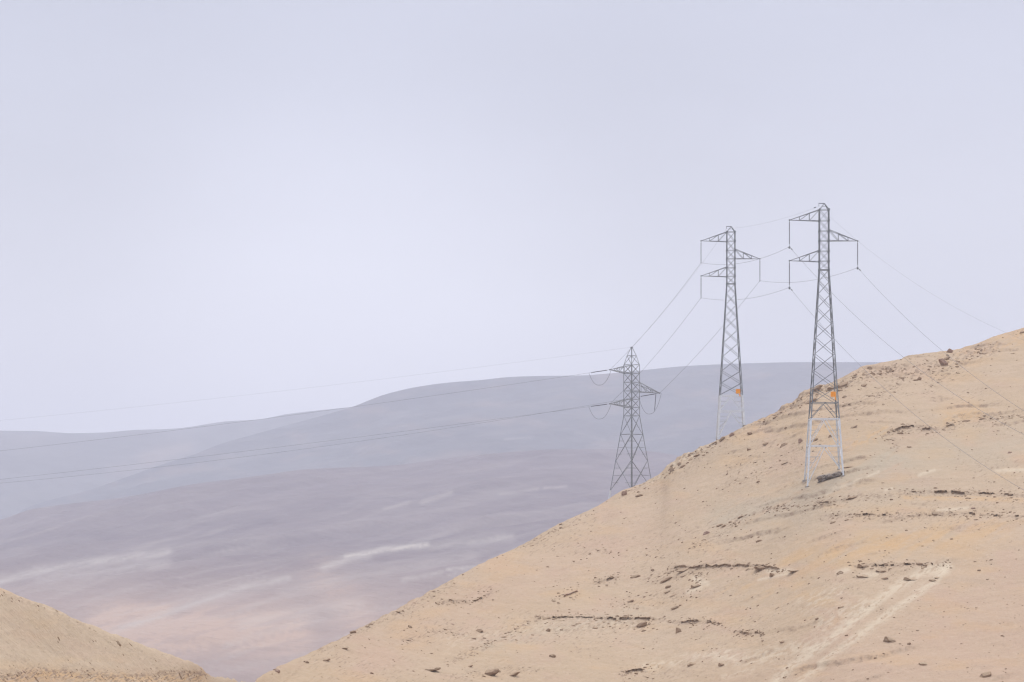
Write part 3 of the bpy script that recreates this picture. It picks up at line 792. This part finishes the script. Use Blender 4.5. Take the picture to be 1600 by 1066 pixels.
# ------------------------------------------------------------------ insulators
def insulator(p, length, label, group, big=True, direction=Vector((0, 0, -1))):
    r = empty('insulator_string', p); tag(r, label, 'insulator', group)
    d = direction.normalized(); m = MB()
    L1 = length - (0.45 if big else 0.22)
    pts, rr = [], []
    n = max(6, int(L1 / 0.11)); a0 = 0.18
    for i in range(n + 1):
        t = a0 + (L1 - a0) * i / n
        for dt, ra in ((0, 0.035), (0.012, 0.075), (0.045, 0.07), (0.06, 0.035)):
            pts.append(d * (t + dt)); rr.append(ra)
    m.tube(pts, rr, 8); m.build('rubber_sheds', M['insul'], r)
    m = MB(); m.bar(d * 0.0, d * a0, 0.05); m.build('end_fitting', M['steel'], r)
    m = MB(); m.bar(d * L1, d * length, 0.045); m.build('end_fitting', M['steel'], r)
    m = MB()
    if big:
        q = d * length
        m.tube([q + Vector((-0.17, 0, -0.02)), q + Vector((-0.08, 0, -0.10)), q + Vector((0.08, 0, -0.10)), q + Vector((0.17, 0, -0.02))], 0.055, 6)
        m.bar(q + Vector((0, 0, 0.12)), q + Vector((0, 0, -0.1)), 0.13)
        m.tube([q + Vector((0, 0, -0.12)), q + Vector((0, 0, -0.26))], [0.13, 0.09], 8)
    else:
        q = d * length; m.bar(q + Vector((0, 0, 0.06)), q - Vector((0, 0, 0.12)), 0.13)
    m.build('clamp', M['steel'], r)
    return Vector(p) + d * length

G1 = 'insulator strings hanging from the near pylon'; G2 = 'insulator strings hanging from the middle pylon'
def wp(root, t, rz=0): return Vector(root.location) + Matrix.Rotation(rz, 3, 'Z') @ Vector(t)
ins1 = {k_: insulator(wp(t1, tip1[k_]) + Vector((0, 0, -0.1)), 3.62, l, G1) for k_, l in
        (('ul', 'dark insulator string hanging from the topmost left arm of the near pylon'), ('r', 'dark insulator string hanging from the right arm of the near pylon'), ('ll', 'dark insulator string hanging from the lower left arm of the near pylon'))}
ins2 = {k_: insulator(wp(t2, tip2[k_]) + Vector((0, 0, -0.1)), 3.42, l, G2, False) for k_, l in
        (('ul', 'thin insulator string hanging from the topmost left arm of the middle pylon'), ('r', 'thin insulator string hanging from the right arm of the middle pylon'), ('ll', 'thin insulator string hanging from the lower left arm of the middle pylon'))}
w3 = {k_: wp(root3, t, rad(42)) for k_, t in tip3.items()}

# ------------------------------------------------------------------ wires
def wire(pts, r, label, group, name='power_cable', cat='cable'):
    m = MB(); m.tube(pts, r, 5); o = m.build(name, M['wire'], None)
    for p in o.data.polygons: p.use_smooth = True
    return tag(o, label, cat, group)
def span(a, b, sag, n=30):
    return [a.lerp(b, i / n) - Vector((0, 0, 4 * sag * (i / n) * (1 - i / n))) for i in range(n + 1)]
def fitspan(a, dirxy, tmax, pix, n=60):
    """cable in a vertical plane from a; its drop follows the given sightings"""
    A, B = [], []
    for u, v in pix:
        k_ = (u - 800) / F
        t = (k_ * a.y - a.x) / (dirxy[0] - k_ * dirxy[1]); y = a.y + dirxy[1] * t
        A.append((t, t * t)); B.append((H0 - v) / F * y - a.z)
    c = np.linalg.lstsq(np.array(A), np.array(B), rcond=None)[0]
    return [Vector((a.x + dirxy[0]*t, a.y + dirxy[1]*t, a.z + c[0]*t + c[1]*t*t)) for t in np.linspace(0, tmax, n)]
CR, ER = 0.018, 0.008
GC = 'power cables strung along the pylons'
names = {'ul': 'topmost left arm', 'r': 'right arm', 'll': 'lower left arm'}
for k_, sg in (('ul', 1.15), ('r', 1.0), ('ll', 0.95)):
    wire(span(ins1[k_], ins2[k_], sg), CR, f'cable slung between the near and middle pylons at their {names[k_]}', GC)
e1 = wp(t1, (-0.72, 0, T1 - 0.4)); e2 = wp(t2, (-0.72, 0, T2 - 0.4)); e3 = wp(root3, (0, 0, zk + 0.05), rad(42))
wire(span(e1, e2, 0.55), ER, 'hair thin earth wire between the tops of the near and middle pylons', GC, 'earth_wire')
dn = (18.1, -92)
for k_, pix in (('ul', [(1342,500),(1412,559),(1456,590),(1537,644),(1600,680)]), ('r', [(1418,500),(1472,547),(1537,600),(1600,642)]), ('ll', [(1303,530),(1350,576),(1412,634),(1475,684),(1600,766)])):
    wire(fitspan(ins1[k_], dn, 2.6, pix), CR, f'cable falling right over the hillside from the near pylon, {names[k_]}', GC)
wire(fitspan(e1, dn, 2.6, [(1343,378),(1400,422),(1455,460),(1531,500),(1572,520)]), ER, 'faint earth wire from the top of the near pylon down to the right skyline', GC, 'earth_wire')
# middle pylon to the cornerwise pylon
for k_, sg in (('ul', 0.8), ('r', 0.7), ('ll', 0.8)):
    wire(span(ins2[k_], w3[k_], sg), CR, f'cable dropping from the {names[k_]} of the middle pylon to the left pylon', GC)
wire(span(e2, e3, 0.9), ER, 'earth wire from the middle pylon top down to the left pylon tip', GC, 'earth_wire')
# away to the left
dl = (-124, 90)
PX = {'ul': [(892,589),(749,609),(546,636),(450,650),(271,672),(0,705)], 'll': [(892,641),(721,661),(500,690.6),(265,720),(0,749)], 'r': [(892,646),(721,668),(500,695.5),(265,726),(0,756.5)]}
for k_ in ('ul', 'r', 'll'):
    s_ = w3[k_]
    pts = fitspan(s_, dl, 1.9, PX[k_], 90)
    wire(pts, 0.016, f'long cable running left across the far hills from the left pylon, {names[k_]}', GC)
    dv = (pts[3] - pts[0]).normalized()
    insulator(s_ + dv * 0.5, 3.3, f'nearly level insulator string at the {names[k_]} of the left pylon', 'insulator strings of the left pylon', False, dv)
    # slack jumper loop from one side of the arm to the other
    a = s_ + dv * 4.4
    if k_ != 'r':
        b = s_ + Vector((0.2, 0.5, -0.1)); dp = 2.3
    else:
        b = s_ + Vector((0.35, 0.8, 0.0)); dp = 3.3
    jl = []
    for i in range(25):
        t = i / 24; q = a.lerp(b, t); c_ = 1 - abs(2 * t - 1) ** 2.4
        jl.append(q - Vector((0, 0, dp * c_)))
    wire(jl, 0.028, f'slack loop of cable under the {names[k_]} of the left pylon', 'slack jumper loops on the left pylon', 'jumper_loop', 'cable')
insulator(w3['r'] + Vector((-0.65, -0.4, -0.1)), 3.0, 'short insulator string hanging straight down from the left pylon', 'insulator strings of the left pylon', False, Vector((-0.08, 0, -1)))
wire(fitspan(e3, dl, 1.9, [(985,543),(721,576.5),(450,610),(271,630),(0,657)], 90), 0.007, 'hair thin earth wire running left from the tip of the left pylon', GC, 'earth_wire')
# vibration dampers beside the clamps
for k_ in ('ul', 'r', 'll'):
    m = MB(); p = ins1[k_] + Vector((0.18, -0.9, -0.42)) * 0.9
    m.tube([p + Vector((0.0, 0, 0.06)), p + Vector((0.12, -0.3, -0.14))], 0.075, 6)
    tag(m.build('vibration_damper', M['steel'], None), f'small cable weight beside the clamp under the {names[k_]}, near pylon', 'damper', 'cable dampers on the near pylon')
m = MB(); p = wp(t1, (-1.1, 0.4, T1 - 0.48)); m.tube([p, p + Vector((-0.25, 0.1, -0.08))], 0.08, 6)
tag(m.build('vibration_damper', M['steel'], None), 'small weight on the earth wire beside the top of the near pylon', 'damper', 'cable dampers on the near pylon')

# ------------------------------------------------------------------ rocks
rng = random.Random(11)
def ico(sub):
    t = (1 + 5 ** .5) / 2
    v = [Vector(p).normalized() for p in [(-1,t,0),(1,t,0),(-1,-t,0),(1,-t,0),(0,-1,t),(0,1,t),(0,-1,-t),(0,1,-t),(t,0,-1),(t,0,1),(-t,0,-1),(-t,0,1)]]
    f = [(0,11,5),(0,5,1),(0,1,7),(0,7,10),(0,10,11),(1,5,9),(5,11,4),(11,10,2),(10,7,6),(7,1,8),(3,9,4),(3,4,2),(3,2,6),(3,6,8),(3,8,9),(4,9,5),(2,4,11),(6,2,10),(8,6,7),(9,8,1)]
    for _ in range(sub):
        c = {}; g = []
        def mid(a, b):
            k_ = (min(a, b), max(a, b))
            if k_ not in c: c[k_] = len(v); v.append(((v[a] + v[b]) / 2).normalized())
            return c[k_]
        for a, b, d in f:
            x, y, z = mid(a, b), mid(b, d), mid(d, a); g += [(a,x,z),(b,y,x),(d,z,y),(x,y,z)]
        f = g
    return v, f
ICO3 = ico(3); ICO1 = ico(1)
def rock_verts(base, seed, planes=13, lo=0.42, hi=0.80):
    r_ = random.Random(seed); vs_ = [v.copy() for v in base]
    for _ in range(planes):
        n_ = Vector((r_.gauss(0, 1), r_.gauss(0, 1), r_.gauss(0, 0.8))).normalized(); d = r_.uniform(lo, hi)
        for v in vs_:
            e_ = v.dot(n_) - d
            if e_ > 0: v -= n_ * e_
    off = [Vector((r_.uniform(-9, 9), r_.uniform(-9, 9), r_.uniform(-9, 9))) for _ in range(2)]
    for v in vs_:
        v += v.normalized() * 0.05 * math.sin(5 * v.x + off[0].x) * math.sin(6 * v.y + off[0].y) * math.sin(7 * v.z + off[1].x)
    return vs_
def rock_mesh(seed, mt, base=ICO3, **kw):
    me = bpy.data.meshes.new('stone'); me.from_pydata([tuple(v) for v in rock_verts(base[0], seed, **kw)], [], base[1])
    me.materials.append(mt); return me
protos = {mt: [rock_mesh(50 + i, M[mt]) for i in range(7)] for mt in ('rock', 'tanrock', 'redrock', 'greyrock')}
def slope_angle(u, v):
    a = at(u - 12, v + 3); b = at(u + 12, v - 3)
    p = at(u, v); zx = (ground(p.x + 1.5, p.y) - ground(p.x - 1.5, p.y)) / 3
    zy = (ground(p.x, p.y + 1.5) - ground(p.x, p.y - 1.5)) / 3
    return p, math.atan(zx), math.atan(zy)
def put_rock(u, v, wpx, hpx, mt, name, label, cat, group=None, tilt=None, depth=0.8, sink=0.30, i=None, up=None):
    p, ax, ay = slope_angle(u, v)
    if up is not None: p = Vector(((u-800)/F*p.y, p.y, p.z))
    m_px = p.y / F
    sx = wpx * m_px / 2; sz = hpx * m_px / 2
    me = protos[mt][(rng.randrange(7) if i is None else i)]
    o = bpy.data.objects.new(name, me); col.objects.link(o)
    o.scale = (sx * 1.25, sx * depth * 1.1, sz * 1.3)
    tl = -ax if tilt is None else -rad(tilt)
    o.rotation_euler = (ay * 0.6, tl, rng.uniform(-0.3, 0.3))
    o.location = p + Vector((0, 0, sz * (1 - 2 * sink) * 0.9))
    return tag(o, label, cat, group)

BOULD = [
 # u, v, w, h, material, tilt, label
 (1475,571,13,20,'redrock',35,'tall leaning reddish boulder just under the right skyline'),
 (1483,551,12,9,'redrock',0,'rounded orange boulder standing up on the right skyline'),
 (1350,886,22,7,'rock',0,'dark flat block at the left end of the thin ledge above the pale tracks'),
 (1188,889,26,8,'rock',-8,'dark wedge of rock under the right end of the long ledge'),
 (1070,891,24,6,'rock',8,'dark block under the left end of the long ledge'),
 (1061,988,11,11,'tanrock',0,'rounded pale boulder under the middle ledge'),
 (1003,978,24,9,'rock',24,'leaning brown slab left of the rounded pale boulder'),
 (1392,1003,24,10,'tanrock',-12,'pale pitted boulder on the open sand right of the tracks'),
 (1420,1007,7,4,'rock',0,'small dark stone right beside the pale pitted boulder'),
 (1442,1039,14,6,'tanrock',0,'lone flat tan stone above the bottom right corner'),
 (1537,1057,24,8,'rock',22,'long brown rock closest to the bottom right corner'),
 (1128,1040,12,6,'rock',0,'dark pointed stone on the pale patch at the bottom'),
 (1080,1039,16,6,'rock',-4,'brown double stone at the left end of the pale patch'),
 (671,1047,30,7,'tanrock',6,'flat pale slab near the bottom edge, lower left slope'),
 (764,1054,28,11,'rock',20,'big brown slab pair at the bottom edge of the slope'),
 (801,1056,24,5,'rock',22,'thin brown slab right of the big slab pair'),
 (734,1042,13,4,'rock',24,'sliver of dark stone between the pale slab and the slab pair'),
 (1240,892,26,4,'tanrock',0,'thin pale slab right of the long ledge'),
 (1207,900,10,7,'rock',0,'grey stone just under the right end of the long ledge'),
 (1378,893,17,5,'rock',-8,'flat brown slab below the dark block of the thin ledge'),
 (1347,902,20,6,'tanrock',0,'pale broken slab uphill of the left track'),
 (1382,905,12,4,'rock',0,'small brown slab between the pale slab and the left track'),
 (1425,906,28,5,'tanrock',-3,'wide tan slab lying across the top of the tracks'),
 (1457,908,13,5,'tanrock',12,'tan slab at the right edge of the track top'),
 (1437,882,14,5,'rock',0,'brown knob standing on the thin ledge'),
 (1313,897,14,6,'tanrock',-12,'pale stone alone left of the pale broken slab'),
 (994,902,16,7,'rock',8,'dark stone with a pale cap right of the rough brown ledge'),
 (1040,908,22,6,'rock',22,'brown slab tilted uphill below the long ledge'),
 (1044,918,12,5,'rock',20,'small dark slab under the tilted slab'),
 (1042,926,13,4,'tanrock',15,'lowest of the three small slabs stacked below the long ledge'),
 (1088,917,20,7,'tanrock',18,'pale round slab below the long ledge'),
 (1052,931,15,3,'rock',18,'thin dark stick of rock below the stacked slabs'),
 (985,941,11,4,'rock',15,'small brown slab in the sand left of the stacked slabs'),
 (1054,951,15,5,'tanrock',12,'soft tan slab between the long ledge and the middle ledge'),
 (1222,1004,8,4,'rock',15,'small dark stone left of the tracks, below the pale slab ledge'),
 (1276,968,7,4,'tanrock',0,'tiny tan stone left of the pale tracks, alone'),
 (855,967,13,5,'rock',4,'dark block at the left start of the middle ledge'),
 (977,966,17,6,'rock',0,'dark block in the right part of the middle ledge'),
 (748,987,17,5,'rock',5,'brown stone above the left end of the middle stony band'),
 (864,1027,12,8,'rock',22,'squat brown stone between the middle ledge and the bottom slabs'),
 (856,987,9,6,'tanrock',20,'small whitish stone under the left part of the middle ledge'),
 (622,957,13,5,'rock',5,'dark flat stone on the crest of the lower spur'),
 (551,989,11,5,'rock',0,'dark stone on the crest below the flat one'),
 (641,981,8,6,'tanrock',0,'round tan stone in the sand of the lower spur'),
 (432,1050,10,7,'redrock',0,'reddish knob at the foot of the lower spur crest'),
 (508,1033,14,5,'rock',18,'brown slab low on the spur, left of the flat pale slab'),
 (537,1014,19,6,'tanrock',10,'pale slab low on the spur'),
 (479,1036,10,6,'rock',12,'dark stone near the foot of the spur'),
 (1124,822,13,4,'rock',12,'thin brown stone left of the small ledges below the near pylon'),
 (1104,834,10,7,'redrock',25,'reddish stone on the talus downhill of the near pylon'),
 (1330,778,17,4,'rock',12,'dark flat stone downhill right of the near pylon'),
 (975,773,12,9,'redrock',30,'leaning brown boulder on the crest at the foot of the left pylon'),
 (998,776,13,5,'rock',5,'dark rock pair below the crest by the left pylon'),
 (1302,607,22,8,'rock',28,'dark slab on the crest right behind the near pylon'),
 (1314,604,22,7,'rock',28,'dark slab under the crest to the right of the near pylon'),
 (1275,609,22,7,'tanrock',26,'brown slab on the crest seen through the near pylon'),
 (1268,627,20,6,'rock',28,'brown slab under the crest seen through the near pylon'),
 (1335,574,0.1,0.1,'rock',0,None),
 (1392,581,12,4,'rock',18,'dark slab under the crest right of the pylons'),
 (1373,585,9,4,'rock',16,'small dark slab left of its twin under the crest'),
 (1358,576,10,4,'rock',12,'small flat slab just under the crest line'),
 (1436,594,8,6,'rock',22,'dark stone alone on the slope below the leaning boulder'),
 (1348,604,12,5,'rock',22,'brown slab on the slope right of the orange plate'),
 (1478,562,16,5,'rock',22,'brown slab right beside the leaning boulder'),
 (1224,697,17,5,'rock',26,'long dark slab left of the near pylon legs'),
 (1197,694,11,5,'rock',12,'long stone slab on the slope between the two right hand pylons'),
 (1171,703,8,4,'rock',10,'small dark stone left of the long stone slab'),
 (1251,691,8,11,'redrock',30,'reddish rock against the left legs of the near pylon'),
 (1273,688,13,5,'rock',24,'brown slab framed by the near pylon legs'),
 (1297,683,8,4,'rock',15,'small dark stone framed by the near pylon legs'),
 (1333,668,16,4,'tanrock',25,'thin brown slab right of the near pylon legs'),
 (1325,731,16,4,'rock',8,'flat brown stone right of the near pylon foot'),
 (1536,655,9,4,'rock',5,'dark pebble left of the three dark stubs'),
 (1577,708,7,4,'redrock',5,'small reddish stone at the right below the dark stubs'),
 (1172,679,9,7,'rock',25,'dark block on the crest right of the middle pylon'),
 (1182,700,8,4,'rock',20,None),
 (1596,521,9,5,'rock',15,'brown stone at the top right corner of the slope'),
 (1143,681,9,6,'redrock',20,'orange stone on the crest at the right leg of the middle pylon'),
 (1128,688,12,6,'tanrock',26,'tan stone on the crest at the left leg of the middle pylon'),
]
for (u, v, w_, h_, mt, tl, lab) in BOULD:
    if not lab: continue
    put_rock(u, v, w_, h_, mt, 'boulder' if h_ > 8 else 'stone_slab', lab, 'rock', None, tl)

V_, Fc = [], []; rq = random.Random(77)
for k_ in range(34):
    t = rq.random(); u = 1279 + 38 * t; v = 753 - 14 * t - rq.uniform(0, 9.5) * (1 - 0.75 * t) + 1.5
    b = rock_verts(ICO1[0], 800 + k_, planes=7); p = at(u, 754.5 - 13 * t); p = p + Vector((0, rq.uniform(-0.3, 0.4), (754.5 - 13 * t - v) * p.y / F * 0.95))
    s_ = rq.uniform(0.22, 0.45); n_ = len(V_)
    for q in b: V_.append(tuple(p + Vector((q.x * s_ * 1.3, q.y * s_, q.z * s_ * 0.7 + q.x * s_ * 0.4))))
    Fc += [tuple(n_ + i for i in f) for f in ICO1[1]]
me = bpy.data.meshes.new('rubble_heap'); me.from_pydata(V_, [], Fc); me.materials.append(M['greyrock'])
o = bpy.data.objects.new('rubble_heap', me); col.objects.link(o); tag(o, 'dark grey rubble heaped between the white legs of the near pylon', 'rubble')

# ledges as jagged slabs that overhang their own step
for n_, ((js, rl), (pts, h, mt, lab)) in enumerate(zip(ledge_r, LEDGES)):
    if len(js) < 4: continue
    us = np.linspace(uu[js[0]], uu[js[-1]], max(6, int((uu[js[-1]] - uu[js[0]]) / 1.3)))
    rr_ = np.interp(us, uu[js], rl)
    V_, Fc = [], []
    th = 0
    jag = random.Random(900 + n_); block = 0; bl = 0; gap = 1.0
    for i_, (u_, r_) in enumerate(zip(us, rr_)):
        if bl <= 0: bl = jag.randint(1, 5); block = jag.uniform(-0.30, 0.30); gap = jag.choice((1, 0.85, 0.7, 0.45)) * min(1.0, max(0.0, 0.62 + 1.5 * float(fbm(np.array([u_ / 16.0]), np.array([n_ * 7.3]), 3, 95)[0]))); sk = jag.uniform(-.06, .06)
        bl -= 1
        endt = min(1, min(i_, len(us) - 1 - i_) / 4.0)
        y = r_ + block + jag.uniform(-0.06, 0.06)
        x = (u_ - 800) / F * y
        zt_ = ground(x * 1.0, y + 0.9) + 0.04 + sk * 0.5
        hh_ = h * endt * gap * 0.74
        zc = ground(x, y - 0.25)
        top = max(zt_, zc + hh_ * 0.6) if hh_ > 0.1 else zc - 0.05
        o_ = 0.13 * gap * endt + 0.02
        prof = [(1.5, top - 0.10 - 0.05), (0.7, top + 0.0), (-o_, top - 0.05), (-o_ - 0.05, top - 0.05 - hh_ * 0.35), (-o_ * 0.6, top - hh_ * 0.55), (0.10, top - hh_ * 0.85), (0.40, zc - 0.5), (1.5, zc - 0.6)]
        for dy, zz in prof: V_.append((x, y + dy, zz + jag.uniform(-0.025, 0.025)))
    K = len(prof)
    for i_ in range(len(us) - 1):
        for q in range(K):
            a = i_ * K + q; b = i_ * K + (q + 1) % K
            Fc.append((a, b, b + K, a + K))
    Fc.append(tuple(range(K))[::-1]); Fc.append(tuple(range((len(us) - 1) * K, len(us) * K)))
    me = bpy.data.meshes.new('stone_ledge'); me.from_pydata(V_, [], Fc); me.materials.append(M['ledge' if mt == 'rock' else mt])
    o = bpy.data.objects.new('stone_ledge', me); col.objects.link(o); tag(o, lab, 'rock ledge')

# scattered stones
ZONES = [
 (lambda u, v, c: u < 330, 'small brown stone scattered on the little hill at the lower left', 'stones on the little left hill'),
 (lambda u, v, c: v - c < 22 and u < 960, 'small stone lying along the crest of the long lower spur', 'stones along the lower spur crest'),
 (lambda u, v, c: v - c < 26 and u < 1180, 'broken stone on the crest between the left and middle pylons', 'stones on the crest between left and middle pylons'),
 (lambda u, v, c: v - c < 30 and u < 1320, 'broken stone on the crest around the near pylon', 'stones on the crest by the near pylon'),
 (lambda u, v, c: v - c < 75 and u >= 1320, 'dark stone scattered under the skyline at the upper right', 'stones under the right skyline'),
 (lambda u, v, c: v > 860 and u < 1120 , 'stone scattered in the stony bands of the lower slope', 'stones on the lower slope'),
 (lambda u, v, c: v > 820, 'small stone lying on the sand around the pale tracks', 'stones around the pale tracks'),
 (lambda u, v, c: True, 'small stone lying on the open middle of the slope', 'stones on the middle slope'),
]
cand = []
seam_pts = [(pts, wd * 1.1 + 3, s_) for pts, wd, s_ in SEAMS] + [(p_, 9, 0.8) for p_, h, a_, b_ in LEDGES]
CU = np.array([rng.uniform(-10, 1610) for _ in range(60000)]); CV = np.array([rng.uniform(510, 1075) for _ in range(60000)])
CS = pspline(SIL, CU)
ok = CV > CS + 2
dens = 0.05 + 0.35 * smooth(fbm(CU / 40, CV / 16, 3, 401), 0.1, 0.5)
for pts, wd, s_ in seam_pts: dens = np.maximum(dens, s_ * 1.2 * brush(CU, CV, pts, wd))
dens = np.maximum(dens, 0.5 * np.exp(-((CV - CS) / 10) ** 2) * smooth(CU, 400, 500))
dens = np.maximum(dens, 1.2 * brush(CU, CV, [(1040,738),(1080,712),(1115,695)], 9)); dens = np.maximum(dens, 1.2 * brush(CU, CV, [(1190,660),(1240,632),(1290,608)], 9))
pick = ok & (np.array([rng.random() for _ in range(60000)]) < dens * 0.85)
idx = np.where(pick)[0]
stones = []
for i in idx:
    u, v = CU[i], CV[i]
    sz = 1.9 * math.exp(rng.gauss(0, 0.58)) * (0.75 + 0.7 * float(dens[i]))
    sz = min(sz, 15)
    stones.append((sz, float(u), float(v), float(CS[i])))
stones.sort(reverse=True)
NIND = 190
for sz, u, v, c in stones[:NIND]:
    for test, lab, grp in ZONES:
        if test(u, v, c): break
    mt = rng.choice(('rock', 'rock', 'tanrock', 'tanrock', 'tanrock', 'redrock' if c > 0 and rng.random() < .3 else 'rock'))
    put_rock(u, v, sz, sz * rng.uniform(0.24, 0.45), mt, 'stone', lab, 'stone', grp, None, depth=rng.uniform(0.5, 1.0), sink=rng.uniform(0.28, 0.5))
# the smallest ones, far too many to count
bases = [rock_verts(ICO1[0], 700 + i, planes=6) for i in range(6)]
V_, Fc, MI = [], [], []
for sz, u, v, c in stones[NIND:9000]:
    p, ax, ay = slope_angle(u, v); s_ = sz * p.y / F / 2
    b = bases[rng.randrange(6)]; R_ = Matrix.Rotation(-ax, 3, 'Y') @ Matrix.Rotation(rng.uniform(0, 0.6), 3, 'Z')
    n_ = len(V_); a = rng.uniform(0.4, 0.7); bb = rng.uniform(0.5, 1.0)
    for q in b: V_.append(tuple(p + R_ @ Vector((q.x * s_ * 1.15, q.y * s_ * bb, q.z * s_ * a)) + Vector((0, 0, s_ * a * 0.3))))
    Fc += [tuple(n_ + k_ for k_ in f) for f in ICO1[1]]
    MI += [rng.choice((0, 0, 1, 1, 1))] * len(ICO1[1])
me = bpy.data.meshes.new('small_stones'); me.from_pydata(V_, [], Fc); me.materials.append(M['rock']); me.materials.append(M['tanrock'])
me.polygons.foreach_set('material_index', MI)
o = bpy.data.objects.new('small_stones', me); col.objects.link(o); o['kind'] = 'stuff'; tag(o, 'loose gravel and pebbles strewn over the sandy slope')
print('stones', len(stones))
